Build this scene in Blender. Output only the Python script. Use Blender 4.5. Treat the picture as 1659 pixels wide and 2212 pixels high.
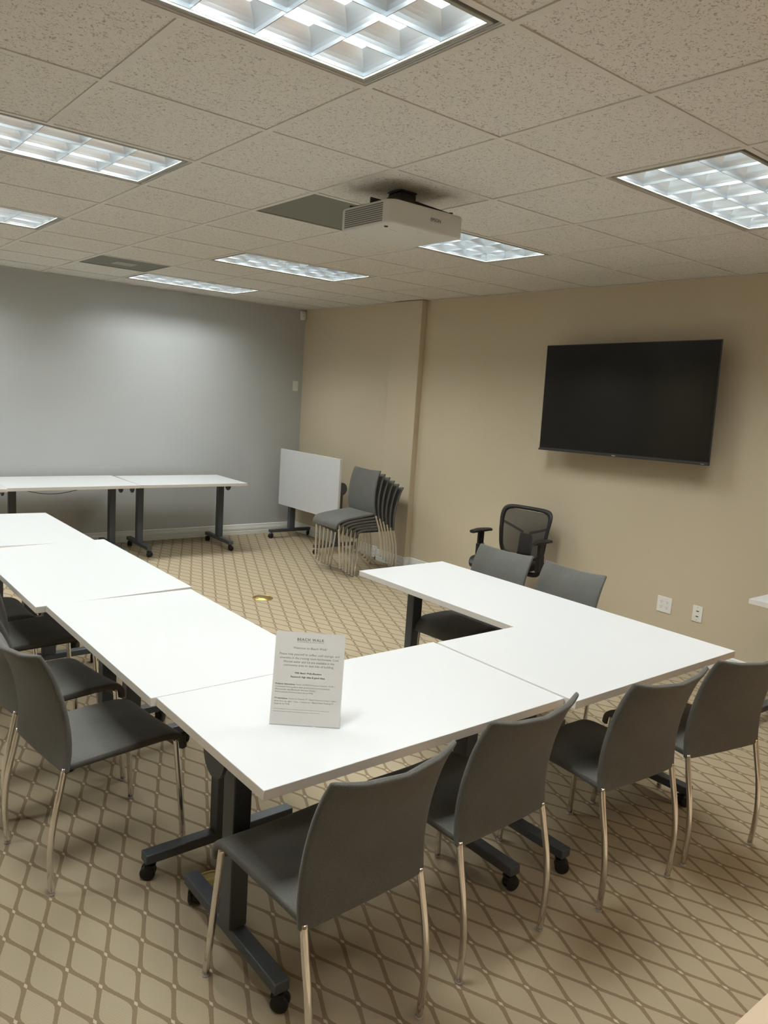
import bpy, bmesh, math, random
from mathutils import Vector, Matrix
random.seed(7)
S = bpy.context.scene
for o in list(bpy.data.objects): bpy.data.objects.remove(o)
PI = math.pi
T = 0.6096           # ceiling module
H = 2.695            # ceiling height
XR, YB = 4.23, 7.169 # beige wall, blue wall
XL, YF = -3.35, -2.9

# ---------------------------------------------------------------- camera
cam_d = bpy.data.cameras.new('camera'); cam = bpy.data.objects.new('camera', cam_d)
S.collection.objects.link(cam); S.camera = cam
cr = Vector((0.77946208, -0.62293965, 0.06621975)); cu = Vector((0.04299774, 0.15865753, 0.98639697)); cf = Vector((0.62497204, 0.76601174, -0.15045253))
m = Matrix(((cr.x, cu.x, -cf.x, -0.90618), (cr.y, cu.y, -cf.y, -0.86772), (cr.z, cu.z, -cf.z, H - 0.94419), (0, 0, 0, 1)))
cam.matrix_world = m
cam_d.sensor_fit = 'VERTICAL'; cam_d.sensor_height = 36.0; cam_d.lens = 1657.69 / 2212 * 36.0
cam_d.clip_start = 0.05

# ---------------------------------------------------------------- world and exposure
w = bpy.data.worlds.new('world'); S.world = w; w.use_nodes = True
w.node_tree.nodes['Background'].inputs[0].default_value = (0.8, 0.85, 0.9, 1)
w.node_tree.nodes['Background'].inputs[1].default_value = 0.05
LAMP_W = 102.0
LAMP_COL = (0.95, 1.0, 0.985)
S.view_settings.view_transform = 'Standard'; S.view_settings.look = 'None'
S.view_settings.exposure = 0.0; S.view_settings.gamma = 1.0
S.view_settings.use_curve_mapping = False
S.cycles.use_denoising = True
S.cycles.max_bounces = 8; S.cycles.diffuse_bounces = 5; S.cycles.glossy_bounces = 5
S.cycles.sample_clamp_indirect = 4.0
S.cycles.caustics_refractive = False
# (a row, b column) of each lit fixture in the ceiling grid; it covers columns b..b+2
FIXTURES = [(1, -1), (4, -1), (7, -1), (10, -1), (1, 3), (4, 3), (7, 3), (10, 3),
            (4, -5), (10, -5), (-2, -1), (-3, 3)]  # the last two are added fill, unseen behind the camera

REAR_FILL = {(-2, -1): (34.0, (1.0, 0.95, 0.88)), (-3, 3): (60.0, (1.0, 0.68, 0.38))}  # added lights that lift the chair backs and warm the right-hand carpet

# ---------------------------------------------------------------- material helpers
def mat(name, col, rough=0.6, metal=0.0, spec=0.5, **k):
    M = bpy.data.materials.new(name); M.use_nodes = True
    b = M.node_tree.nodes['Principled BSDF']
    b.inputs['Base Color'].default_value = (*col, 1); b.inputs['Roughness'].default_value = rough
    b.inputs['Metallic'].default_value = metal; b.inputs['Specular IOR Level'].default_value = spec
    if 'alpha' in k: b.inputs['Alpha'].default_value = k['alpha']
    if 'trans' in k: b.inputs['Transmission Weight'].default_value = k['trans']; b.inputs['IOR'].default_value = 1.3
    if 'emit' in k:
        b.inputs['Emission Color'].default_value = (*k['emit'][0], 1); b.inputs['Emission Strength'].default_value = k['emit'][1]
    return M
class NT:
    def __init__(s, M): s.t = M.node_tree; s.n = s.t.nodes; s.l = s.t.links; s.b = s.n['Principled BSDF']
    def put(s, sock, v):
        if isinstance(v, (int, float)): sock.default_value = v
        elif isinstance(v, tuple): sock.default_value = v
        else: s.l.new(v, sock)
    def m(s, op, a, b=0.0, c=None):
        n = s.n.new('ShaderNodeMath'); n.operation = op
        s.put(n.inputs[0], a); s.put(n.inputs[1], b)
        if c is not None: s.put(n.inputs[2], c)
        return n.outputs[0]
    def pos(s):
        g = s.n.new('ShaderNodeNewGeometry'); return g.outputs['Position']
    def obj(s):
        g = s.n.new('ShaderNodeTexCoord'); return g.outputs['Object']
    def xyz(s, v):
        n = s.n.new('ShaderNodeSeparateXYZ'); s.l.new(v, n.inputs[0]); return n.outputs
    def vec(s, x, y, z):
        n = s.n.new('ShaderNodeCombineXYZ'); s.put(n.inputs[0], x); s.put(n.inputs[1], y); s.put(n.inputs[2], z); return n.outputs[0]
    def noise(s, v, scale, detail=3.0, rough=0.5, dist=0.0):
        n = s.n.new('ShaderNodeTexNoise'); s.l.new(v, n.inputs['Vector']); n.inputs['Scale'].default_value = scale
        n.inputs['Detail'].default_value = detail; n.inputs['Roughness'].default_value = rough; n.inputs['Distortion'].default_value = dist
        return n.outputs[0]
    def ramp(s, f, stops):
        n = s.n.new('ShaderNodeValToRGB'); s.l.new(f, n.inputs[0]); e = n.color_ramp.elements
        while len(e) < len(stops): e.new(0.5)
        for k, (p, c) in enumerate(stops): e[k].position = p; e[k].color = (*c, 1)
        return n.outputs[0]
    def mix(s, f, a, b):
        n = s.n.new('ShaderNodeMix'); n.data_type = 'RGBA'; s.put(n.inputs[0], f)
        s.put(n.inputs[6], (*a, 1) if isinstance(a, tuple) else a); s.put(n.inputs[7], (*b, 1) if isinstance(b, tuple) else b)
        return n.outputs[2]
    def col(s, c): s.l.new(c, s.b.inputs['Base Color'])
    def bump(s, h, st, d=0.01):
        n = s.n.new('ShaderNodeBump'); n.inputs['Strength'].default_value = st; n.inputs['Distance'].default_value = d
        s.l.new(h, n.inputs['Height']); s.l.new(n.outputs[0], s.b.inputs['Normal'])

def fabric(name, c0, c1, sc=260):
    M = mat(name, c0, 0.85, spec=0.25); t = NT(M)
    v = t.obj()
    n = t.noise(v, sc, 4, 0.7); n2 = t.noise(v, 9, 2)
    f = t.m('ADD', t.m('MULTIPLY', n, 0.75), t.m('MULTIPLY', n2, 0.25))
    t.col(t.ramp(f, [(0.35, c0), (0.65, c1)])); t.bump(n, 0.25, 0.002)
    M.node_tree.nodes['Principled BSDF'].inputs['Sheen Weight'].default_value = 0.12
    return M
def paint(name, col, rough, bump=0.05, spec=0.5, sc=180):
    M = mat(name, col, rough, spec=spec); t = NT(M); v = t.pos()
    n = t.noise(v, sc, 2); big = t.noise(v, 1.3, 2)
    c2 = tuple(c * 0.95 for c in col)
    t.col(t.mix(big, col, c2)); t.bump(n, bump, 0.002)
    return M

M_blue = paint('blue grey glossy paint', (0.45, 0.46, 0.455), 0.31, 0.08, 0.9, 90)
M_beige = paint('beige wall paint', (0.56, 0.475, 0.34), 0.5, 0.08, 0.4)
M_white_trim = mat('white trim paint', (0.70, 0.70, 0.66), 0.4)
M_tabletop = mat('white laminate', (0.565, 0.565, 0.56), 0.32, spec=0.45)
M_edge = mat('tabletop edge band', (0.70, 0.66, 0.61), 0.5)
M_graph = mat('graphite painted steel', (0.055, 0.062, 0.07), 0.45, spec=0.5)
M_black = mat('black plastic', (0.014, 0.012, 0.011), 0.5, spec=0.3)
M_chair = fabric('grey green chair fabric', (0.066, 0.063, 0.054), (0.106, 0.103, 0.090))
M_chrome = mat('satin steel tube', (0.74, 0.72, 0.69), 0.13, 1.0)
M_tee = mat('ceiling tee', (0.68, 0.66, 0.61), 0.5)
M_doorframe = mat('aluminium louver frame', (0.32, 0.32, 0.27), 0.5, 0.0)
M_gap = mat('dark gap', (0.06, 0.055, 0.045), 0.8)
M_louver = mat('brushed louver metal', (0.83, 0.90, 0.96), 0.30, 1.0)
M_hous = mat('white housing enamel', (0.85, 0.85, 0.85), 0.6)
M_tube = mat('lit tube', (1, 1, 1), 0.5, emit=((1.0, 0.99, 0.96), 9.0))
M_projector = mat('white projector plastic', (0.62, 0.61, 0.57), 0.45)
M_slot = mat('shadowed slot', (0.16, 0.155, 0.145), 0.8)
M_letter = mat('dark grey lettering', (0.07, 0.07, 0.07), 0.6)
M_plate = mat('white plastic plate', (0.78, 0.76, 0.70), 0.35)
M_brass = mat('brass', (0.62, 0.45, 0.15), 0.32, 1.0)
M_acrylic = mat('clear acrylic', (0.85, 0.88, 0.86), 0.05, alpha=0.10)
M_paper = mat('paper', (0.76, 0.73, 0.70), 0.85, spec=0.1)
M_ink = mat('ink', (0.05, 0.05, 0.055), 0.8)
M_ink2 = mat('grey ink', (0.13, 0.13, 0.135), 0.8)
M_screen = mat('television screen', (0.006, 0.005, 0.004), 0.14, spec=0.3)
M_bezel = mat('television bezel', (0.02, 0.019, 0.018), 0.35)
M_silver = mat('grey mark', (0.45, 0.45, 0.45), 0.5)
M_meshb = mat('black mesh fabric', (0.045, 0.038, 0.034), 0.8, alpha=0.55)
M_dkmetal = mat('dark mount metal', (0.03, 0.028, 0.026), 0.5, 0.3)
M_fl2 = paint('pale beige hard floor', (0.62, 0.50, 0.36), 0.45, 0.02)
M_vent = mat('grey perforated panel', (0.20, 0.20, 0.17), 0.7)
t = NT(M_vent); px, py, pz = t.xyz(t.pos())
hx = t.m('SUBTRACT', t.m('FRACT', t.m('MULTIPLY', px, 80.0)), 0.5); hy = t.m('SUBTRACT', t.m('FRACT', t.m('MULTIPLY', py, 80.0)), 0.5)
hd = t.m('ADD', t.m('MULTIPLY', hx, hx), t.m('MULTIPLY', hy, hy))
t.col(t.mix(t.m('LESS_THAN', hd, 0.085), (0.20, 0.20, 0.165), (0.09, 0.09, 0.075)))
M_plaque = mat('vent centre plaque', (0.33, 0.32, 0.28), 0.6)

# acoustic tile: fissured, with small dark worm marks
M_tile = mat('fissured acoustic tile', (0.52, 0.48, 0.425), 0.9, spec=0.1); t = NT(M_tile)
v = t.pos()
n1 = t.noise(v, 95, 1.0, 0.5, 1.4); n2 = t.noise(v, 320, 2, 0.6); n3 = t.noise(v, 1.1, 2)
mark = t.ramp(n1, [(0.60, (0, 0, 0)), (0.65, (1, 1, 1))])
base = t.mix(n3, (0.74, 0.715, 0.67), (0.78, 0.755, 0.705))
c = t.mix(t.m('MULTIPLY', t.xyz(mark)[0], 0.55), base, (0.19, 0.165, 0.135))
fine = t.ramp(n2, [(0.36, (0, 0, 0)), (0.6, (1, 1, 1))])
c = t.mix(t.m('MULTIPLY', t.m('SUBTRACT', 1.0, t.xyz(fine)[0]), 0.16), c, (0.30, 0.27, 0.23))
t.col(c); t.bump(t.m('SUBTRACT', 1.0, t.xyz(mark)[0]), 0.4, 0.004)

# carpet: ogee trellis of dark strands with a small light diamond at each crossing
M_carpet = mat('trellis carpet', (0.4, 0.33, 0.24), 0.95, spec=0.08); t = NT(M_carpet)
PX, QY = 0.1146, 0.2351
v = t.pos(); X, Y, Z = t.xyz(v)
wob = t.m('MULTIPLY', t.m('SUBTRACT', t.noise(v, 150, 2), 0.5), 0.0035)
x0 = t.m('ADD', t.m('SUBTRACT', X, -0.2219), t.m('MULTIPLY', t.m('SUBTRACT', Y, 1.6065), 0.0187))
y0 = t.m('ADD', t.m('SUBTRACT', Y, 1.6065), t.m('MULTIPLY', t.m('SUBTRACT', X, -0.2219), 0.0079))
def node_d(ox, oy):
    dx = t.m('MULTIPLY', t.m('SUBTRACT', t.m('FRACT', t.m('ADD', t.m('DIVIDE', x0, PX), 0.5 + ox)), 0.5), PX)
    dy = t.m('MULTIPLY', t.m('SUBTRACT', t.m('FRACT', t.m('ADD', t.m('DIVIDE', y0, QY), 0.5 + oy)), 0.5), QY)
    ax = t.m('ADD', t.m('ABSOLUTE', dx), wob); ay = t.m('ABSOLUTE', dy)
    k = PX / QY; wdt = 0.0068
    ky = t.m('MULTIPLY', ay, k)
    outer = t.m('ADD', t.m('SQRT', t.m('ADD', t.m('MULTIPLY', ky, ky), 0.0085 ** 2)), wdt - 0.001)
    inner = t.m('SUBTRACT', ky, wdt)
    dark = t.m('MULTIPLY', t.m('LESS_THAN', ax, outer), t.m('GREATER_THAN', ax, inner))
    dark = t.m('MULTIPLY', dark, t.m('LESS_THAN', ay, QY * 0.2501))
    dia = t.m('LESS_THAN', t.m('ADD', t.m('DIVIDE', ax, 0.0052), t.m('DIVIDE', ay, 0.0125)), 1.0)
    return dark, dia
d1, g1 = node_d(0, 0); d2, g2 = node_d(0.5, 0.5)
dark = t.m('MAXIMUM', d1, d2); dia = t.m('MAXIMUM', g1, g2)
dark = t.m('MULTIPLY', dark, t.m('SUBTRACT', 1.0, dia))
fib = t.noise(v, 480, 3, 0.7); patch = t.noise(v, 2.2, 3)
lines = t.m('SINE', t.m('MULTIPLY', t.m('ADD', t.m('MULTIPLY', X, 0.9), t.m('MULTIPLY', Y, 0.45)), 900.0))
lt = t.mix(fib, (0.205, 0.162, 0.103), (0.46, 0.385, 0.268))
lt = t.mix(t.m('MULTIPLY', t.m('ADD', lines, 1.0), 0.10), lt, (0.25, 0.19, 0.12))
lt = t.mix(t.m('MULTIPLY', patch, 0.25), lt, (0.36, 0.285, 0.19))
dk = t.mix(fib, (0.12, 0.085, 0.05), (0.27, 0.20, 0.125))
c = t.mix(dark, lt, dk)
c = t.mix(t.m('MULTIPLY', dia, 0.42), c, (0.55, 0.47, 0.36))
t.col(c)
t.bump(t.m('ADD', t.m('MULTIPLY', fib, 0.6), t.m('MULTIPLY', t.m('SUBTRACT', 1.0, dark), 0.5)), 0.5, 0.004)

# ---------------------------------------------------------------- mesh helpers
def link(o): S.collection.objects.link(o); return o
def bm_new(): return bmesh.new()
def box(bm, x0, x1, y0, y1, z0, z1, mi=0, bev=0.0, seg=2, mtx=None):
    r = bmesh.ops.create_cube(bm, size=1.0)
    vs = r['verts']
    for v in vs:
        v.co = Vector((x0 + (v.co.x + .5) * (x1 - x0), y0 + (v.co.y + .5) * (y1 - y0), z0 + (v.co.z + .5) * (z1 - z0)))
    fs = {f for v in vs for f in v.link_faces}
    for f in fs: f.material_index = mi
    if bev > 0:
        es = list({e for v in vs for e in v.link_edges})
        r2 = bmesh.ops.bevel(bm, geom=es, offset=bev, segments=seg, affect='EDGES', profile=0.5, clamp_overlap=True)
        for f in r2['faces']: f.material_index = mi; f.smooth = True
        vs = list({v for f in list(fs) + r2['faces'] if f.is_valid for v in f.verts})
    if mtx is not None:
        for v in vs: v.co = mtx @ v.co
    return vs
def loft(bm, rings, mi=0, cap=True, smooth=True, closed=True):
    V = [[bm.verts.new(p) for p in r] for r in rings]
    n = len(V[0])
    for a in range(len(V) - 1):
        for i in range(n if closed else n - 1):
            j = (i + 1) % n
            f = bm.faces.new((V[a][i], V[a][j], V[a + 1][j], V[a + 1][i])); f.material_index = mi; f.smooth = smooth
    if cap and closed:
        for r in (V[0][::-1], V[-1]):
            f = bm.faces.new(r); f.material_index = mi
    return V
def smooth_path(pts, n=6):
    P = [Vector(p) for p in pts]; out = []
    for i in range(len(P) - 1):
        p0 = P[max(i - 1, 0)]; p1 = P[i]; p2 = P[i + 1]; p3 = P[min(i + 2, len(P) - 1)]
        for k in range(n):
            u = k / n
            out.append(0.5 * ((2 * p1) + (p2 - p0) * u + (2 * p0 - 5 * p1 + 4 * p2 - p3) * u * u + (3 * p1 - p0 - 3 * p2 + p3) * u ** 3))
    out.append(P[-1]); return out
def tube(bm, pts, r, seg=12, mi=0, squash=1.0, flat=None):
    P = [Vector(p) for p in pts]; rings = []; up = Vector((0, 0, 1))
    tan = (P[1] - P[0]).normalized(); ref = Vector((1, 0, 0)) if abs(tan.x) < 0.9 else Vector((0, 1, 0))
    nrm = (ref - tan * ref.dot(tan)).normalized()
    for i, p in enumerate(P):
        tn = (P[min(i + 1, len(P) - 1)] - P[max(i - 1, 0)]).normalized()
        nrm = (nrm - tn * nrm.dot(tn)).normalized(); bn = tn.cross(nrm)
        rr = r[i] if isinstance(r, (list, tuple)) else r
        rings.append([p + nrm * math.cos(a) * rr * squash + bn * math.sin(a) * rr for a in [2 * PI * k / seg for k in range(seg)]])
    return loft(bm, rings, mi)
def lathe(bm, prof, seg=24, mi=0, c=(0, 0, 0), axis='z'):
    rings = []
    for r, z in prof:
        ring = []
        for k in range(seg):
            a = 2 * PI * k / seg; q = (r * math.cos(a), r * math.sin(a), z)
            if axis == 'x': q = (z, q[0], q[1])
            if axis == 'y': q = (q[1], z, q[0])
            ring.append(Vector(q) + Vector(c))
        rings.append(ring)
    return loft(bm, rings, mi)
def prism(bm, prof, p0, p1, mi=0, smooth=False):   # prof: list of (offset into room, height) swept from p0 to p1 given as (origin, out, up)
    r0 = [p0 + a for a in prof]; r1 = [p1 + a for a in prof]
    return loft(bm, [r0, r1], mi, smooth=smooth)
def mk(name, bm, mats, parent=None, loc=None, rot=None):
    me = bpy.data.meshes.new(name)
    bmesh.ops.recalc_face_normals(bm, faces=bm.faces[:])
    bm.to_mesh(me); bm.free()
    for M in (mats if isinstance(mats, (list, tuple)) else [mats]): me.materials.append(M)
    o = link(bpy.data.objects.new(name, me))
    if parent is not None: o.parent = parent
    if loc is not None: o.location = loc
    if rot is not None: o.rotation_euler = rot
    return o
def tag(o, label, cat, group=None):
    o['label'] = label; o['category'] = cat
    if group: o['group'] = group
    return o
def thing(name, label, cat, loc=(0, 0, 0), rz=0.0, group=None):
    o = link(bpy.data.objects.new(name, None)); o.location = loc; o.rotation_euler = (0, 0, rz); o.empty_display_size = 0.1
    return tag(o, label, cat, group)
def struct(name, bm, mats):
    o = mk(name, bm, mats); o['kind'] = 'structure'; return o
KIDS = {}
def copy_tree(o, parent=None):
    c = o.copy(); S.collection.objects.link(c)
    if parent is not None: c.parent = parent
    for ch in [k for k in bpy.data.objects if k.parent == o]: copy_tree(ch, c)
    return c

# ---------------------------------------------------------------- room shell
YC = -0.024
bm = bm_new(); box(bm, XL, XR, YC, YB, -0.1, 0.0); struct('floor', bm, M_carpet)
bm = bm_new(); box(bm, XL, XR, YF, YC, -0.1, 0.002); struct('floor_2', bm, M_fl2)
bm = bm_new(); box(bm, XL - .15, XR + .15, YB, YB + .15, -0.1, H + .2); struct('wall_back', bm, M_blue)
bm = bm_new(); box(bm, XR, XR + .15, YF - .15, YB, -0.1, H + .2); struct('wall_right', bm, M_beige)
bm = bm_new(); box(bm, XL - .15, XL, YF - .15, YB, -0.1, H + .2); struct('wall_left', bm, M_beige)
bm = bm_new(); box(bm, XL, XR, YF - .15, YF, -0.1, H + .2); struct('wall_front', bm, M_beige)
# shallow column on the beige wall
XC, CY0, CY1 = 4.162, 4.965, 5.42
bm = bm_new(); box(bm, XC, XR, CY0, CY1, 0.0, H - 0.003, bev=0.004); struct('wall_column', bm, M_beige)

# ceiling: lay-in tiles with the fixtures and vents left out
VENT1 = (4, 2); VENT2 = (9, 2)
skip = set()
for a, b in FIXTURES: skip |= {(a, b), (a, b + 1)}
skip |= {VENT1, VENT2}
bm = bm_new()
a0, a1 = int(math.floor(YF / T)), int(math.ceil(YB / T)); b0, b1 = int(math.floor(XL / T)), int(math.ceil(XR / T))
G = 0.0105
for a in range(a0, a1):
    for b in range(b0, b1):
        if (a, b) in skip: continue
        x0 = max(b * T, XL) + (G if b * T > XL else 0); x1 = min((b + 1) * T, XR) - (G if (b + 1) * T < XR else 0)
        y0 = max(a * T, YF) + (G if a * T > YF else 0); y1 = min((a + 1) * T, YB) - (G if (a + 1) * T < YB else 0)
        box(bm, x0, x1, y0, y1, H + 0.0030, H + 0.020)
box(bm, XL, XR, YF, YB, H + 0.19, H + 0.2, mi=1)   # the slab above
struct('ceiling', bm, [M_tile, M_gap])
TW = 0.012
# tees along y come in segments so that none runs across a fixture
bm = bm_new()
for a in range(a0 + 1, a1):
    box(bm, XL, XR, a * T - TW, a * T + TW, H - 0.0012, H + 0.0032)
for b in range(b0 + 1, b1):
    x = b * T
    for a in range(a0, a1):
        if any(fa == a and fb + 1 == b for fa, fb in FIXTURES): continue
        box(bm, x - TW, x + TW, max(a * T - TW * 0, YF), min((a + 1) * T, YB), H - 0.0016, H + 0.0031)
struct('trim_1', bm, M_tee)
# wall angle round the ceiling
bm = bm_new()
box(bm, XR - 0.02, XR, YF, YB, H - 0.0022, H); box(bm, XL, XR, YB - 0.02, YB, H - 0.0022, H)
struct('trim_2', bm, M_tee)

# baseboards: stepped profile, 0.12 high
prof = [(0, 0), (.017, 0), (.017, .040), (.0135, .043), (.0135, .050), (.016, .054), (.016, .078), (.012, .083), (.012, .092), (.009, .098), (.0085, .112), (.004, .119), (0, .12)]
def baseb(bm, p, q, out):
    p = Vector((*p, 0)); q = Vector((*q, 0)); out = Vector((*out, 0))
    pr = [out * a + Vector((0, 0, h)) for a, h in prof]
    loft(bm, [[p + a for a in pr], [q + a for a in pr]], smooth=False)
bm = bm_new(); baseb(bm, (XL, YB), (XR, YB), (0, -1)); struct('baseboard_back', bm, M_white_trim)
bm = bm_new()
baseb(bm, (XR, CY1 + .015), (XR, YB - .017), (-1, 0)); baseb(bm, (XR, CY1), (XC - .017, CY1), (0, 1))
baseb(bm, (XC, CY0 - .017), (XC, CY1 + .017), (-1, 0)); baseb(bm, (XC - .017, CY0), (XR, CY0), (0, -1)); baseb(bm, (XR, YF), (XR, CY0 - .015), (-1, 0))
struct('baseboard_right', bm, M_white_trim)

# ---------------------------------------------------------------- ceiling light fixtures
def cell(bm, cx, cy, w, d, top, h):
    # one louver cell: four concave walls, open square at the bottom and a smaller one on top
    n = 6; rings = []
    for k in range(n + 1):
        s = k / n; z = s * h
        f = 1 - (1 - top) * (s ** 1.7)
        hw, hd = w / 2 * f, d / 2 * f
        rings.append([Vector((cx - hw, cy - hd, z)), Vector((cx + hw, cy - hd, z)), Vector((cx + hw, cy + hd, z)), Vector((cx - hw, cy + hd, z))])
    V = [[bm.verts.new(p) for p in r] for r in rings]
    for a in range(n):
        for i in range(4):
            j = (i + 1) % 4
            f = bm.faces.new((V[a][i], V[a][j], V[a + 1][j], V[a + 1][i])); f.smooth = False
    return V
def sheet(name, bm, mats, parent):     # open sheets: keep face winding as made
    me = bpy.data.meshes.new(name); bm.to_mesh(me); bm.free()
    for M in (mats if isinstance(mats, (list, tuple)) else [mats]): me.materials.append(M)
    o = link(bpy.data.objects.new(name, me)); o.parent = parent; return o
L2, W2 = 2 * T, T
def make_fixture():
    r = thing('ceiling_light', '', 'ceiling light')
    fx, fy = L2 / 2 - 0.012, W2 / 2 - 0.012
    z0 = 0.003
    bm = bm_new()           # dark reveal and steel housing above
    box(bm, -fx, fx, -fy, fy, 0.150, 0.155, mi=1)
    for s in (-1, 1):
        box(bm, s * fx - .003, s * fx + .003, -fy, fy, z0, 0.155, mi=1)
        box(bm, -fx, fx, s * fy - .003, s * fy + .003, z0, 0.155, mi=1)
    mk('housing', bm, [M_gap, M_hous], r)
    bm = bm_new()
    ox, oy = fx - 0.004, fy - 0.004; g = 0.015; fw = 0.014
    for s in (-1, 1):       # dark gap strip then the aluminium door frame
        box(bm, s * (ox - g / 2) - g / 2, s * (ox - g / 2) + g / 2, -oy, oy, 0.010, 0.013, mi=1)
        box(bm, -ox, ox, s * (oy - g / 2) - g / 2, s * (oy - g / 2) + g / 2, 0.010, 0.013, mi=1)
        a = ox - g - fw / 2; box(bm, s * a - fw / 2, s * a + fw / 2, -oy + g, oy - g, 0.001, 0.012, bev=0.002)
        a = oy - g - fw / 2; box(bm, -ox + g, ox - g, s * a - fw / 2, s * a + fw / 2, 0.001, 0.012, bev=0.002)
    mk('frame', bm, [M_doorframe, M_gap], r)
    ix, iy = ox - g - fw, oy - g - fw
    bm = bm_new(); nx, ny = 6, 3; cw, cd = 2 * ix / nx, 2 * iy / ny; top = 0.66; hh = 0.062
    for i in range(nx):
        for j in range(ny):
            cell(bm, -ix + (i + .5) * cw, -iy + (j + .5) * cd, cw - 0.0025, cd - 0.0025, top, hh)
    for i in range(nx + 1):  # closed tops of the wedge shaped blades
        w2 = cw * (1 - top) / 2; x = -ix + i * cw
        box(bm, max(x - w2, -ix), min(x + w2, ix), -iy, iy, hh, hh + .001)
    for j in range(ny + 1):
        w2 = cd * (1 - top) / 2; y = -iy + j * cd
        box(bm, -ix, ix, max(y - w2, -iy), min(y + w2, iy), hh + .0011, hh + .002)
    for i in range(nx + 1): box(bm, -ix + i * cw - .00125, -ix + i * cw + .00125, -iy, iy, 0, 0.0012, mi=1)
    for j in range(ny + 1): box(bm, -ix, ix, -iy + j * cd - .00125, -iy + j * cd + .00125, 0, 0.0012, mi=1)
    lv = sheet('louver', bm, [M_louver, M_doorframe], r); lv.location.z = 0.008
    for j in range(ny):
        bm = bm_new(); y = -iy + (j + .5) * cd
        lathe(bm, [(0.0125, -ix + .02), (0.0125, ix - .02)], 12, c=(0, y, 0.100), axis='x')
        mk('fluorescent_tube', bm, M_tube, r)
    ld = bpy.data.lights.new('lamp', 'AREA'); ld.shape = 'RECTANGLE'; ld.size = 2 * ix - .02; ld.size_y = 2 * iy - .02
    ld.energy = LAMP_W; ld.color = LAMP_COL
    lo = link(bpy.data.objects.new('lamp', ld)); lo.parent = r; lo.location = (0, 0, 0.135)
    return r
FLAB = {(1, -1): 'large bright ceiling light cut off by the top edge of the photo',
        (4, -1): 'louvered ceiling light at the left edge, nearest of the two there',
        (7, -1): 'small far ceiling light at the left edge, above the blue wall side',
        (10, -1): 'louvered ceiling light beside the blue wall, just past the left edge',
        (1, 3): 'louvered ceiling light at the right edge, above the television side',
        (4, 3): 'louvered ceiling light partly hidden behind the white projector',
        (7, 3): 'long narrow-looking ceiling light between projector and blue wall',
        (10, 3): 'farthest ceiling light, close to the blue wall beside the grey vent',
        (-2, -1): 'unseen fill light added behind the camera over the left aisle', (-3, 3): 'unseen warm light added behind the camera over the pale hard floor',
        (4, -5): 'ceiling light outside the frame to the left, mid room', (10, -5): 'ceiling light outside the frame to the left by the blue wall',
        (-2, -5): 'ceiling light behind the camera in the far left corner'}
fx0 = make_fixture()
for k, (a, b) in enumerate(FIXTURES):
    f = fx0 if k == 0 else copy_tree(fx0)
    if (a, b) in REAR_FILL:       # added fill lights behind the camera: dimmer, one warm over the hard floor
        for ch in f.children:
            if ch.type == 'LIGHT': ch.data = ch.data.copy(); ch.data.energy, ch.data.color = REAR_FILL[(a, b)]
    f.location = ((b + 1) * T, (a + .5) * T, H); tag(f, FLAB[(a, b)], 'ceiling light', 'louvered lights in the ceiling grid')

def ceiling_panel(ab, name, label, plaque):
    a, b = ab
    r = thing(name, label, 'vent', ((b + .5) * T, (a + .5) * T, H))
    h = T / 2 - 0.0115
    bm = bm_new(); box(bm, -h, h, -h, h, 0.003, 0.006); mk('grille', bm, M_vent, r)
    bm = bm_new()
    for s in (-1, 1):
        box(bm, s * (h - .006) - .006, s * (h - .006) + .006, -h, h, 0.0005, 0.004); box(bm, -h + .012, h - .012, s * (h - .006) - .006, s * (h - .006) + .006, 0.0005, 0.004)
    mk('frame', bm, M_vent, r)
    if plaque:
        bm = bm_new(); box(bm, -.09, .09, -.09, .09, 0.0, 0.003, bev=.001); mk('plaque', bm, M_plaque, r)
    return r
ceiling_panel(VENT1, 'ceiling_vent', 'dark grey-green square return panel in the ceiling beside the projector', False)
ceiling_panel(VENT2, 'ceiling_vent', 'far grey ceiling air vent with paler centre square near the blue wall', True)

# ---------------------------------------------------------------- training tables
HT = 0.737
def caster(bm, x, y, ang=0.0):
    mt = Matrix.Translation((x, y, 0)) @ Matrix.Rotation(ang, 4, 'Z')
    for s in (-1, 1):
        b2 = bm_new(); lathe(b2, [(0.012, s * .005), (0.024, s * .006), (0.027, s * .010), (0.027, s * .017), (0.022, s * .021), (0.006, s * .022)], 18, c=(0.012, 0, .027), axis='y')
        for v in b2.verts: v.co = mt @ v.co
        me = bpy.data.meshes.new('tmp'); b2.to_mesh(me); b2.free(); bm.from_mesh(me); bpy.data.meshes.remove(me)
    box(bm, -.012, .022, -.005, .005, .022, .056, mtx=mt)
    box(bm, -.014, .024, -.02, .02, .046, .057, bev=.003, mtx=mt)
    b2 = bm_new(); lathe(b2, [(0.007, .055), (0.007, .075)], 10)
    for v in b2.verts: v.co = mt @ v.co
    me = bpy.data.meshes.new('tmp'); b2.to_mesh(me); b2.free(); bm.from_mesh(me); bpy.data.meshes.remove(me)
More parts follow.
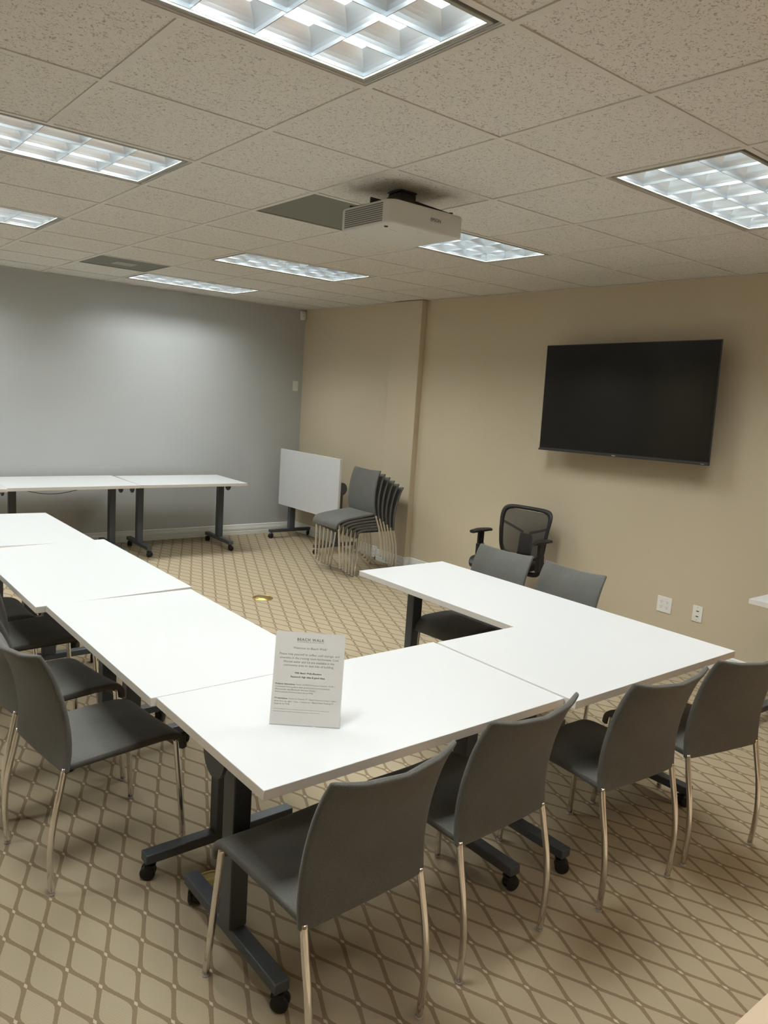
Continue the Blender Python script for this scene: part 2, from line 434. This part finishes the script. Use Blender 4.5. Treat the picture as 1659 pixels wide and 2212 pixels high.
def training_table(label, x0, x1, y0, y1, along='x', inset=0.13, group='white training tables', z=HT, flip=False, cable=False, rz=0.0, roll=0.0):
    cx, cy = (x0 + x1) / 2, (y0 + y1) / 2
    L, W = ((x1 - x0), (y1 - y0)) if along == 'x' else ((y1 - y0), (x1 - x0))
    r = thing('training_table', label, 'table', (cx, cy, 0), (0 if along == 'x' else PI / 2) + rz, group)
    th = 0.030
    def top():
        bm = bm_new(); box(bm, -L / 2, L / 2, -W / 2, W / 2, -th, 0, bev=0.0015, seg=1)
        for f in bm.faces:
            if abs(f.normal.z) < 0.5: f.material_index = 1
        o = mk('tabletop', bm, [M_tabletop, M_edge], r); return o
    tp = top()
    if flip: tp.location = (0, 0.105, 0.715); tp.rotation_euler = (-PI / 2, 0, 0)
    else: tp.location = (0, 0, z); tp.rotation_euler = (roll, 0, 0)
    for s in (-1, 1):
        lx = s * (L / 2 - inset)
        bm = bm_new(); ztop = (z - th - 0.012) if not flip else 0.70
        box(bm, lx - .030, lx + .030, -.035, .035, 0.105, ztop, bev=.004)
        lg = mk('leg', bm, M_graph, r)
        bm = bm_new(); FL = min(0.60, W - 0.08) / 2
        box(bm, lx - .025, lx + .025, -FL, FL, 0.070, 0.106, bev=.004)
        mk('foot', bm, M_graph, lg)
        for q in (-1, 1):
            bm = bm_new(); caster(bm, lx, q * (FL - .03), ang=(0.4 + q * 0.9 + s * 0.3)); mk('caster', bm, M_black, lg)
        bm = bm_new()
        if not flip:
            box(bm, lx - .028, lx + .028, -W * .33, W * .33, z - th - .014, z - th - .0005, bev=.002)
            ins = -s
            n = 14; ring = [(-.01 + 0.068 * math.cos(PI + PI * k / n), 0.082 * math.sin(PI + PI * k / n)) for k in range(n + 1)]
            xa = lx + s * .078; rr = [[Vector((xa + d, y, z - th - .012 + zz)) for y, zz in ring] for d in (0, s * .012)]
            box(bm, min(lx, xa + s * .012), max(lx, xa + s * .012), -.08, .06, z - th - .014, z - th - .001)
            loft(bm, rr, smooth=False)
        else:
            n = 20; ring = [(-0.005 + 0.07 * math.cos(2 * PI * k / n), 0.71 + 0.07 * math.sin(2 * PI * k / n)) for k in range(n)]
            rr = [[Vector((lx + s * .032 + d, y, zz)) for y, zz in ring] for d in (0, s * .010)]
            loft(bm, rr, smooth=False)
            box(bm, lx - .028, lx + .028, 0.045, 0.073, 0.45, 0.98, bev=.003)
        mk('tilt_bracket', bm, M_graph, lg)
    bm = bm_new()            # long rail joining the two legs under the top
    if not flip: box(bm, -(L / 2 - inset), L / 2 - inset, -.012, .012, z - th - .045, z - th - .018)
    else: box(bm, -(L / 2 - inset), L / 2 - inset, -.01, .012, 0.66, 0.70)
    mk('rail', bm, M_graph, r)
    if cable:
        bm = bm_new(); tube(bm, smooth_path([(-L / 2 + .16, -W / 2 + .03, z - th), (-L / 2 + .3, -W / 2 + .03, z - th - .03), (-L / 2 + .45, -W / 2 + .03, z - th - .032), (-L / 2 + .62, -W / 2 + .03, z - th)]), .003, 6)
        mk('cable', bm, M_black, r)
    return r
TG = 'white tables set out in a U'
training_table('white table with the printed sign standing on it, nearest the camera', 0.045, 1.256, 0.706, 1.396, 'x', 0.118, TG)
training_table('white corner table on the right, backs of two chairs along its near side', 1.2595, 2.388, 0.660, 1.376, 'x', 0.125, TG, z=0.741)
training_table('white table on the right arm of the U with two grey chair backs behind', 1.747, 2.404, 1.380, 2.575, 'y', 0.135, TG)
training_table('nearest white table of the left row, touching the table with the sign', 0.028, 0.712, 1.400, 2.590, 'y', 0.135, TG)
training_table('middle white table of the left row of the U', -0.012, 0.720, 2.596, 3.870, 'y', 0.135, TG, z=0.739, roll=-0.020)
training_table('farthest white table of the left row, pointed corner towards the blue wall', -0.045, 0.676, 3.876, 4.985, 'y', 0.135, TG, z=0.741, roll=0.014)
BG = 'white tables along the blue wall'
training_table('right-hand white table in the row along the blue wall', 1.906, 3.052, 6.290, 7.030, 'x', 0.130, BG, rz=-0.020)
training_table('middle white table along the blue wall, dark cable sagging beneath its top', 0.712, 1.890, 6.295, 7.085, 'x', 0.130, BG, cable=True)
training_table('white table along the blue wall cut off by the left photo edge', -0.49, 0.708, 6.250, 6.990, 'x', 0.130, BG)
training_table('white table tip poking in at the right edge below the television', 3.457, 4.13, -0.08, 1.122, 'y', 0.100, None)
# nesting table with its top flipped upright
t = training_table('table with its white top flipped upright, on casters in the far corner', 3.62, 4.28, 5.77, 6.985, 'y', 0.135, None, flip=True)
t.location = (3.955, 6.36, 0)

# ---------------------------------------------------------------- guest chairs
def srect(w, t, n=20, e=5.0):
    out = []
    for k in range(n):
        a = 2 * PI * k / n; c, s = math.cos(a), math.sin(a)
        out.append((w * math.copysign(abs(c) ** (2 / e), c), t * math.copysign(abs(s) ** (2 / e), s)))
    return out
def slab(bm, path, widths, thick, conc, seg=40, endr=0.010, cornr=0.02):
    # a padded slab following a path in the yz plane; conc = how far the middle sinks back
    P = smooth_path([(0, a, b) for a, b in path], 5); n = len(P)
    def wid(u):
        x = u * (len(widths) - 1); i = min(int(x), len(widths) - 2); return widths[i] + (widths[i + 1] - widths[i]) * (x - i)
    def thk(u):
        x = u * (len(thick) - 1); i = min(int(x), len(thick) - 2); return thick[i] + (thick[i + 1] - thick[i]) * (x - i)
    rings = []
    def ring(i, sw, st, push=0.0):
        tn = (P[min(i + 1, n - 1)] - P[max(i - 1, 0)]).normalized(); nr = Vector((0, -tn.z, tn.y))
        c = P[i] + tn * push; u = i / (n - 1); W = wid(u) - sw; Tt = thk(u) / 2 * st
        pts = []
        for x, q in srect(W, Tt, seg, 7.0):
            f = 1 - (x / wid(u)) ** 2
            pts.append(c + Vector((x, 0, 0)) + nr * (q + conc(u) * f))
        return pts
    for k in range(4): a = PI / 2 * k / 4; rings.append(ring(0, cornr * (1 - math.sin(a)), max(math.sin(a), 0.15), -endr * 0))
    rings = []
    for k in range(5):
        a = PI / 2 * k / 4; rings.append(ring(0, cornr * (1 - math.sin(a)), 0.25 + 0.75 * math.sin(a), endr * (1 - math.cos(a)) - endr * math.cos(a) * 0 - endr))
    for k in range(5):  # reorder so the path only ever advances
        rings[k] = ring(0, cornr * (1 - math.sin(PI / 2 * k / 4)), 0.25 + 0.75 * math.sin(PI / 2 * k / 4), -endr * math.cos(PI / 2 * k / 4))
    for i in range(1, n - 1): rings.append(ring(i, 0, 1))
    for k in range(4, -1, -1): rings.append(ring(n - 1, cornr * (1 - math.sin(PI / 2 * k / 4)), 0.25 + 0.75 * math.sin(PI / 2 * k / 4), endr * math.cos(PI / 2 * k / 4)))
    loft(bm, rings)
def make_chair():
    r = thing('guest_chair', '', 'chair')
    bm = bm_new()
    slab(bm, [(-.216, .436), (-.209, .50), (-.211, .57), (-.224, .65), (-.246, .73), (-.274, .80), (-.303, .852)],
         [.213, .214, .213, .211, .210, .209, .208], [.022, .024, .024, .024, .024, .022, .020], lambda u: 0.044 * (0.15 + 0.85 * u), cornr=.012)
    mk('backrest', bm, M_chair, r)
    bm = bm_new()
    slab(bm, [(-.200, .442), (-.10, .446), (.0, .449), (.10, .450), (.165, .447), (.205, .437), (.230, .415), (.238, .385)],
         [.200, .203, .205, .206, .205, .203, .201, .199], [.030, .030, .031, .032, .033, .033, .032, .030], lambda u: -0.006, cornr=.012)
    mk('seat', bm, M_chair, r)
    bm = bm_new()
    for s in (-1, 1): tube(bm, [(s * .17, -.19, .425), (s * .17, .19, .428)], .008, 8)
    for y in (-.17, .17): tube(bm, [(-.17, y, .4262), (.17, y, .4262)], .007, 8)
    mk('seat_frame', bm, M_dkmetal, r)
    for s in (-1, 1):
        for k, pts in enumerate(([(s * .188, .205, .425), (s * .192, .213, .33), (s * .199, .225, .18), (s * .208, .238, .008)],
                    [(s * .199, -.218, .445), (s * .202, -.237, .36), (s * .203, -.257, .27), (s * .202, -.269, .17), (s * .200, -.268, .08), (s * .198, -.263, .008)])):
            bm = bm_new(); tube(bm, smooth_path(pts, 5), .0108, 14); lg = mk('leg', bm, M_chrome, r)
            x, y = pts[-1][:2]
            bm = bm_new(); lathe(bm, [(.0, 0.0), (.0105, .0), (.0112, .002), (.0112, .007), (0.009, .010)], 14, c=(x, y, 0)); mk('foot_glide', bm, M_silver, lg)
    return r
chair0 = make_chair(); used = False
def place_chair(x, y, rz, label, group, z=0.0, tilt=0.0):
    global used
    c = chair0 if not used else copy_tree(chair0); used = True
    c.location = (x, y, z); c.rotation_euler = (tilt, 0, rz); tag(c, label, 'chair', group); return c
G1 = 'grey chairs along the near side of the tables'
place_chair(0.273, 0.778, 0.043, 'nearest grey fabric chair with chrome legs, in front of the signed table', G1)
place_chair(0.858, 0.825, 0.040, 'second grey fabric chair from the left along the near side', G1)
place_chair(1.540, 0.765, -0.071, 'third grey fabric chair along the near side, at the right corner table', G1)
place_chair(2.090, 0.715, -0.195, 'rightmost grey fabric chair of the near side, turned slightly, photo edge', G1)
G2 = 'grey chairs along the left row of tables'
place_chair(0.024, 1.858, -1.447, 'nearest grey chair of the left row, seat half under the table', G2)
place_chair(-0.008, 2.42, -1.40, 'second grey chair of the left row, back cut by photo edge', G2)
place_chair(0.140, 3.125, -1.52, 'third grey chair of the left row, only seat and one back edge showing', G2)
place_chair(-0.030, 3.595, -1.57, 'farthest grey chair of the left row, seat mostly under the table', G2)
G3 = 'grey chairs on the television side of the U'
place_chair(2.325, 2.235, PI / 2 + 0.05, 'grey chair behind the right table, in front of the black office chair', G3)
place_chair(2.325, 1.725, PI / 2 + 0.01, 'grey chair behind the right table, nearer the wall outlets', G3)
G4 = 'stack of grey chairs by the beige wall column'
names = ['bottom', 'second from bottom', 'third from bottom', 'fourth from bottom', 'fifth from bottom', 'top']
for i in range(6):
    th = 0.028 * i
    fy = Vector((3.471 - 0.036 * i, 5.09, 0.020 * i))          # where the front feet stand
    R = Matrix.Rotation(PI / 2, 3, 'Z') @ Matrix.Rotation(-th, 3, 'X')
    o = fy - R @ Vector((0, .239, 0))
    place_chair(o.x, o.y, PI / 2, 'grey fabric chair, %s of the stack of six by the beige wall' % names[i], G4, z=o.z, tilt=-th)

# ---------------------------------------------------------------- black mesh office chair
def office_chair():
    r = thing('office_chair', 'black mesh-back office chair with armrests against the beige wall', 'chair', (3.81, 3.265, 0), math.radians(97.7))
    def bp(x, v):          # point on the back surface: x across, v 0..1 up
        z = 0.47 + 0.44 * v; y = -.185 - .06 * v - 0.03 * math.sin(PI * v) * 0 + 0.035 * math.sin(v * PI * 0.9) - 0.03 * (1 - (x / .26) ** 2)
        return Vector((x, y, z))
    def outline(scale=1.0, n=64):
        out = []
        for k in range(n):
            a = 2 * PI * k / n; c, s = math.cos(a), math.sin(a); e = 2 / 6.0
            u = math.copysign(abs(c) ** e, c); vv = math.copysign(abs(s) ** e, s)
            v = 0.5 + 0.5 * vv * (scale if scale == 1 else scale)
            hw = (0.215 + 0.045 * v) * scale
            out.append(bp(u * hw, v))
        return out
    bm = bm_new(); P = outline(); P2 = outline(0.86); rings = []
    n = len(P)
    for i in range(n):
        p, q = P[i], P2[i]; m_ = (p + q) / 2; d = (p - q) / 2; nr = Vector((0, 1, 0.1)).normalized() * .013
        rings.append([m_ + d * math.cos(a) * 1.05 + nr * math.sin(a) for a in [2 * PI * k / 10 for k in range(10)]])
    rings.append(rings[0]); loft(bm, rings, cap=False); bmesh.ops.remove_doubles(bm, verts=bm.verts[:], dist=1e-5)
    bk = mk('backrest', bm, M_black, r)
    bm = bm_new(); nx, nv = 14, 14; V = []
    for j in range(nv + 1):
        row = []
        for i in range(nx + 1):
            v = 0.08 + 0.84 * j / nv; u = (-1 + 2 * i / nx) * (0.215 + 0.045 * v) * 0.90; row.append(bm.verts.new(bp(u, v)))
        V.append(row)
    for j in range(nv):
        for i in range(nx): bm.faces.new((V[j][i], V[j][i + 1], V[j + 1][i + 1], V[j + 1][i])).smooth = True
    ms = mk('mesh_panel', bm, M_meshb, bk); md = ms.modifiers.new('s', 'SOLIDIFY'); md.thickness = .002
    bm = bm_new()           # Y shaped spine behind the mesh
    for s in (-1, 1):
        tube(bm, smooth_path([bp(s * .225, .66) + Vector((0, -.012, 0)), bp(s * .14, .585) + Vector((0, -.025, 0)), bp(s * .03, .50) + Vector((0, -.03, 0))]), .011, 8, squash=.7)
    spine = smooth_path([(0, -.235, .68), (0, -.240, .60), (0, -.225, .50), (0, -.16, .42), (0, -.02, .40)])
    rings = []
    for i, p in enumerate(spine):
        f = i / (len(spine) - 1); hw = .055 * (1 - f) + .035 * f + .02 * math.sin(PI * f)
        rings.append([p + Vector((x, 0, 0)) + Vector((0, q, 0)) for x, q in srect(hw, .012, 16)])
    loft(bm, rings); mk('spine', bm, M_black, bk)
    bm = bm_new()
    slab(bm, [(-.22, .455), (-.1, .465), (.05, .468), (.17, .460), (.23, .435)], [.22, .25, .255, .25, .22], [.05, .07, .075, .07, .05], lambda u: -.01, cornr=.05, endr=.02)
    mk('seat', bm, M_black, r)
    for s in (-1, 1):
        bm = bm_new()
        rings = []
        for k in range(9):
            f = k / 8; y = -.13 + .25 * f; hw = .046 * math.sin(PI * min(max(f, .10), .90)) ** .45
            rings.append([Vector((s * .295 + x, y, .672 + .012 * math.cos((f - .5) * 2) + q)) for x, q in srect(hw, .013, 16, 3)])
        loft(bm, rings); ar = mk('armrest', bm, M_black, r)
        bm = bm_new()
        box(bm, s * .295 - .012, s * .295 + .012, -.04, .03, .52, .675, bev=.006)
        box(bm, s * .295 - .017, s * .295 + .017, -.045, .035, .44, .57, bev=.006)
        tube(bm, smooth_path([(s * .292, -.005, .50), (s * .29, -.005, .43), (s * .24, -.005, .405), (s * .1, 0, .405)]), .02, 10)
        mk('arm_post', bm, M_black, ar)
    bm = bm_new(); lathe(bm, [(.05, .40), (.05, .36), (.028, .355), (.028, .22), (.035, .215), (.035, .09), (.045, .085), (.045, .06)], 20); mk('gas_column', bm, M_black, r)
    bm = bm_new(); 
    for k in range(5):
        a = 2 * PI * k / 5 + .3; d = Vector((math.cos(a), math.sin(a), 0))
        tube(bm, [d * .03 + Vector((0, 0, .10)), d * .18 + Vector((0, 0, .09)), d * .28 + Vector((0, 0, .068))], [.026, .02, .014], 10)
    bs = mk('star_base', bm, M_black, r)
    for k in range(5):
        a = 2 * PI * k / 5 + .3; bm = bm_new(); caster(bm, .285 * math.cos(a), .285 * math.sin(a), a + .8); mk('caster', bm, M_black, bs)
office_chair()

# ---------------------------------------------------------------- text helper
def text_mesh(bm_t, s, size, x, y, align='CENTER', bold=0.0, shear=0.0, space=1.0, mi=0, fitw=None):
    cu = bpy.data.curves.new('t', 'FONT'); cu.body = s; cu.size = size; cu.align_x = align; cu.shear = shear
    cu.space_character = space; cu.offset = bold; cu.resolution_u = 3; cu.extrude = 0.00004
    o = bpy.data.objects.new('t', cu); S.collection.objects.link(o)
    dg = bpy.context.evaluated_depsgraph_get(); me = bpy.data.meshes.new_from_object(o.evaluated_get(dg))
    xs = [v.co.x for v in me.vertices]; wd = max(xs) - min(xs)
    k = fitw / wd if fitw else 1.0
    for v in me.vertices: v.co = Vector((v.co.x * k + x, v.co.y * min(k, 1.15) + y, v.co.z))
    n0 = len(bm_t.faces); bm_t.from_mesh(me); bm_t.faces.ensure_lookup_table()
    for f in bm_t.faces[n0:]: f.material_index = mi
    bpy.data.objects.remove(o); bpy.data.curves.remove(cu); bpy.data.meshes.remove(me)

# ---------------------------------------------------------------- acrylic sign on the near table
def sign():
    b0 = Vector((0.255, 1.039)); b1 = Vector((0.421, 0.904)); c = (b0 + b1) / 2; d = (b1 - b0)
    r = thing('sign_holder', 'clear slanted sign holder with a printed welcome sheet on the near table', 'sign', (c.x, c.y, HT + .0005), math.atan2(d.y, d.x))
    tilt = math.radians(-14); W, Hh = .216, .284
    R = Matrix.Rotation(tilt, 4, 'X')
    # local frame: x right, z up, -y towards the reader
    bm = bm_new()
    box(bm, -W / 2, W / 2, -.0022, -.0006, 0, Hh, mtx=R); box(bm, -W / 2, W / 2, .0006, .0022, 0, Hh, mtx=R)
    box(bm, -W / 2, W / 2, -.0022, .0022, Hh, Hh + .0015, mtx=R)
    box(bm, -W / 2, W / 2, 0.0, .085, 0.0, .002)
    mk('acrylic_panel', bm, M_acrylic, r)
    bm = bm_new(); box(bm, -W / 2 + .0015, W / 2 - .0015, -.0002, .0002, .003, Hh - .0015, mtx=R)
    pg = mk('paper_sheet', bm, M_paper, r)
    bm = bm_new(); top = Hh
    def ln(s, v, size, align='CENTER', x=0.0, fitw=None, **k): text_mesh(bm, s, size, x, top * (1 - v) - size * .35, align, fitw=fitw, **k)
    ln('BEACH WALK', .077, .0125, bold=.0003, space=1.25, fitw=.083)
    ln('COWORKING & OFFICE SPACE', .106, .0045, space=1.1, fitw=.083, mi=1)
    ln('Welcome to Beach Walk!', .170, .0105, shear=.25, fitw=.104, mi=1)
    ln('Please help yourself to coffee, cold storage, and', .240, .0095, fitw=.184, mi=1)
    ln('amenities in the training room kitchenette. Cold', .280, .0095, fitw=.180, mi=1)
    ln('filtered water and ice are available in the', .320, .0095, fitw=.156, mi=1)
    ln('community area on east side of building.', .358, .0095, fitw=.154, mi=1)
    ln('Wifi: Beach Walk-Members', .438, .0078, bold=.0002, fitw=.083)
    ln('Password: High tides & good vibes.', .480, .0078, bold=.0002, fitw=.106)
    X0 = -.098
    ln('Projector Instructions:', .560, .0072, 'LEFT', X0, .060, bold=.0002)
    ln('Power on EPSON Projector Remote, HDMI 1', .560, .0072, 'LEFT', X0 + .063, .118, mi=1)
    ln('Connection from podium desk ground port (recommended).', .590, .0072, 'LEFT', X0, .168, mi=1)
    ln('Alternatively, cast Bluetooth Wireless Display /', .618, .0072, 'LEFT', X0, .127, mi=1)
    ln('Wifi Connects (Connect (must be on Wifi)', .646, .0072, 'LEFT', X0, .117, mi=1)
    ln('TV Instructions:', .713, .0072, 'LEFT', X0, .041, bold=.0002)
    ln('Power on Hisense TV. Open Chrome browser > select', .713, .0072, 'LEFT', X0 + .044, .146, mi=1)
    ln('three dots top right > Cast... > screen to > Beach Walk Training TV', .743, .0072, 'LEFT', X0, .182, mi=1)
    ln('(must be on Wifi)', .771, .0072, 'LEFT', X0, .047, mi=1)
    ln('Authorized users please clear all desks, white board and notes. Do not move tables and keep ground boxes port notice.', .826, .0040, 'LEFT', X0, .170, mi=1)
    ln('Please bring with both your HDMI and adapters. Ask for podium microphone if required.', .853, .0040, 'LEFT', X0, .142, mi=1)
    Rt = Matrix.Rotation(tilt, 4, 'X') @ Matrix.Translation((0, -.00035, 0)) @ Matrix.Rotation(PI / 2, 4, 'X')
    for v in bm.verts: v.co = Rt @ v.co
    mk('printed_text', bm, [M_ink, M_ink2], pg)
sign()

# ---------------------------------------------------------------- ceiling projector
def projector():
    zb, zt = 2.497, 2.603
    x0, x1, y0, y1 = 1.262, 1.700, 1.885, 2.275
    cx, cy = (x0 + x1) / 2, (y0 + y1) / 2
    r = thing('projector', 'white ceiling-mounted projector with vent slots on its left side', 'projector', (cx, cy, zb))
    h = zt - zb; hw, hd = (x1 - x0) / 2, (y1 - y0) / 2
    # rounded-rectangle body in plan
    def plan(w, d, rad, n=8):
        out = []
        for qx, qy, a0_ in ((1, 1, 0), (-1, 1, PI / 2), (-1, -1, PI), (1, -1, 1.5 * PI)):
            rd = rad if (qx, qy) in ((-1, -1), (-1, 1)) else rad * .35
            for k in range(n + 1):
                a = a0_ + PI / 2 * k / n; out.append((qx * (w - rd) + rd * math.cos(a), qy * (d - rd) + rd * math.sin(a)))
        return out
    bm = bm_new(); rings = []
    for ins, z in ((.010, 0), (.004, .002), (.001, .006), (0, .014), (0, h - .012), (.002, h - .004), (.010, h)):
        rings.append([Vector((a, b, z)) for a, b in plan(hw - ins, hd - ins, .045)])
    loft(bm, rings); body = mk('body', bm, M_projector, r)
    # vent slats on the -x side
    bm = bm_new(); nslat = 9
    for k in range(nslat):
        z = .016 + k * (h - .032) / (nslat - 1)
        box(bm, -hw - .001, -hw + .003, -hd + .055, hd - .050, z - .0028, z + .0028)
    mk('vent_slot', bm, M_slot, body)
    bm = bm_new()
    text_mesh(bm, 'EPSON', .036, 0, 0, bold=.0004, fitw=.062)
    Rt = Matrix.Translation((.048, -hd - .0005, h * .47)) @ Matrix.Rotation(PI / 2, 4, 'X')
    for v in bm.verts: v.co = Rt @ v.co
    mk('lettering', bm, M_letter, body)
    bm = bm_new()           # small sensor and marks on the underside
    lathe(bm, [(.0, -.004), (.008, -.004), (.010, .001)], 14, c=(-hw + .040, -hd + .075, 0))
    mk('sensor', bm, M_black, body)
    bm = bm_new(); box(bm, -hw + .10, -hw + .135, -hd + .115, -hd + .118, -.0006, .0005); box(bm, -.02, .03, -hd + .05, -hd + .052, -.0004, .0005); mk('marking', bm, M_silver, body)
    bm = bm_new(); lathe(bm, [(.03, hd - .002), (.042, hd), (.042, hd + .012), (.034, hd + .014), (.033, hd + .004)], 24, c=(.08, 0, h / 2), axis='y'); mk('lens', bm, M_black, body)
    # mount: four spider arms, a swivel block and a ceiling plate
    bm = bm_new()
    box(bm, -.05, .05, -.05, .05, H - zb - .008, H - zb - .002, bev=.002)
    box(bm, -.045, .045, -.05, .05, h + .012, H - zb - .008, bev=.006)
    lathe(bm, [(.03, h + .004), (.03, H - zb - .01)], 18)
    for sx, sy in ((1, 1), (1, -1), (-1, 1), (-1, -1)):
        p = Vector((0, 0, h + .066)); q = Vector((sx * (hw - .035), sy * (hd - .05), h + .006))
        d = (q - p).normalized(); s_ = Vector((-d.y, d.x, 0)) * .017; u_ = Vector((0, 0, .004))
        loft(bm, [[p + s_ + u_, p - s_ + u_, p - s_ - u_, p + s_ - u_], [q + s_ + u_, q - s_ + u_, q - s_ - u_, q + s_ - u_]], smooth=False)
        lathe(bm, [(.010, h - .001), (.010, h + .016)], 12, c=(q.x, q.y, 0))
    box(bm, -hw + .015, -hw + .075, -.03, -.02, h + .002, h + .028, bev=.003)
    mk('mount_bracket', bm, M_dkmetal, r)
projector()

# ---------------------------------------------------------------- television
def tv():
    r = thing('television', 'large black wall-mounted flat television on the beige wall', 'television', (4.055, 2.528, 1.831), 0)
    r.rotation_euler = (math.radians(-1.2), 0, 0)
    hy, hz = .735, .417
    bm = bm_new(); box(bm, .0, .010, -hy, hy, -hz, hz, bev=.002); box(bm, .010, .045, -hy + .06, hy - .06, -hz + .02, hz - .06, bev=.012)
    box(bm, .045, .075, -hy * .6, hy * .6, -hz * .8, hz * .4, bev=.01)
    hsg = mk('housing', bm, M_bezel, r)
    bm = bm_new(); box(bm, -.0012, .0, -hy + .006, hy - .006, -hz + .018, hz - .006); mk('screen', bm, M_screen, r)
    bm = bm_new(); box(bm, -.010, .006, -hy - .002, hy + .002, -hz - .006, -hz + .010, bev=.002); mk('bottom_trim', bm, M_bezel, r)
    bm = bm_new(); box(bm, -.0112, -.0100, .000, .030, -hz - .001, -hz + .005); box(bm, -.0108, -.0100, -hy + .03, -hy + .055, -hz, -hz + .003); mk('logo_mark', bm, M_silver, r)
    bm = bm_new(); box(bm, .075, XR - 4.055 - .002, -.22, .22, -.15, .15); mk('wall_bracket', bm, M_dkmetal, r)
tv()

# ---------------------------------------------------------------- wall plates, sensor, floor boxes
def plate(bm, hw, hh, th=.006): box(bm, -th, 0, -hw, hw, -hh, hh, bev=.002)
def outlet(bm, y, z):
    for dy in (-.0065, .0065): box(bm, -.0075, -.0060, y + dy - .0011, y + dy + .0011, z + .001, z + .008)
    lathe(bm, [(.0, -.0075), (.0026, -.0075), (.0026, -.006)], 10, c=(0, y, z - .006), axis='x')
r = thing('outlet_plate', 'square white four-socket outlet plate low on the beige wall', 'outlet', (XR, 2.080, .359))
bm = bm_new(); plate(bm, .0585, .0585); mk('plate', bm, M_plate, r)
for y in (-.023, .023):
    for z in (-.0195, .0195):
        bm = bm_new(); lathe(bm, [(.0165, -.0068), (.0165, -.005)], 18, c=(0, y, z), axis='x'); sk = mk('socket', bm, M_plate, r)
        bm = bm_new(); outlet(bm, y, z); mk('slot', bm, M_letter, sk)
r = thing('outlet_plate', 'narrow white wall plate with two black jacks, right of the outlets', 'outlet', (XR, 1.819, .359))
bm = bm_new(); plate(bm, .0375, .0585); mk('plate', bm, M_plate, r)
for z in (-.019, .019):
    bm = bm_new(); box(bm, -.0085, -.006, -.012, .008, z - .003, z + .003, bev=.001); mk('jack', bm, M_black, r)
for z in (-.046, .046):
    bm = bm_new(); lathe(bm, [(.0, -.0072), (.003, -.007), (.003, -.006)], 10, c=(0, 0, z), axis='x'); mk('screw', bm, M_silver, r)
r = thing('wall_control', 'small white control plate on the blue wall near the corner', 'switch', (4.133, YB, 1.786))
bm = bm_new(); box(bm, -.037, .037, -.006, 0, -.059, .059, bev=.002); mk('plate', bm, M_plate, r)
for z in (-.022, .0, .024):
    bm = bm_new(); box(bm, -.009, .009, -.009, -.006, z - .006, z + .006, bev=.0015); mk('button', bm, M_plate, r)
r = thing('motion_sensor', 'white motion sensor high in the corner of the blue wall', 'sensor', (4.185, YB, 2.627))
bm = bm_new(); rings = []
for z, d, wd in ((-.055, .018, .022), (-.045, .036, .031), (0, .042, .034), (.04, .034, .034), (.052, .020, .028)):
    rings.append([Vector((x, -d / 2 + q, z)) for x, q in srect(wd, d / 2, 20, 5)])
loft(bm, rings); mk('body', bm, M_plate, r)
bm = bm_new(); lathe(bm, [(.0, -.046), (.006, -.044), (.007, -.040)], 12, c=(-.004, 0, -.010), axis='y'); mk('lens', bm, M_silver, r)
def floor_box(x, y, rad, label):
    r = thing('floor_box', label, 'floor outlet', (x, y, 0), 0, 'brass floor boxes')
    bm = bm_new(); lathe(bm, [(rad, 0.0), (rad, .003), (rad * .93, .008), (rad * .80, .009), (rad * .78, .006)], 40); mk('ring', bm, M_brass, r)
    bm = bm_new(); lathe(bm, [(rad * .77, .002), (rad * .76, .0085), (rad * .3, .009), (.0, .009)], 40); c = mk('cover', bm, M_brass, r)
    bm = bm_new(); box(bm, -rad * .25, rad * .25, -.003, .003, .0088, .0098); mk('slot', bm, M_slot, c)
floor_box(2.297, 4.590, 0.085, 'round brass floor box alone on the open carpet')
floor_box(0.262, 1.365, 0.095, 'round brass floor box under the near table by its caster')
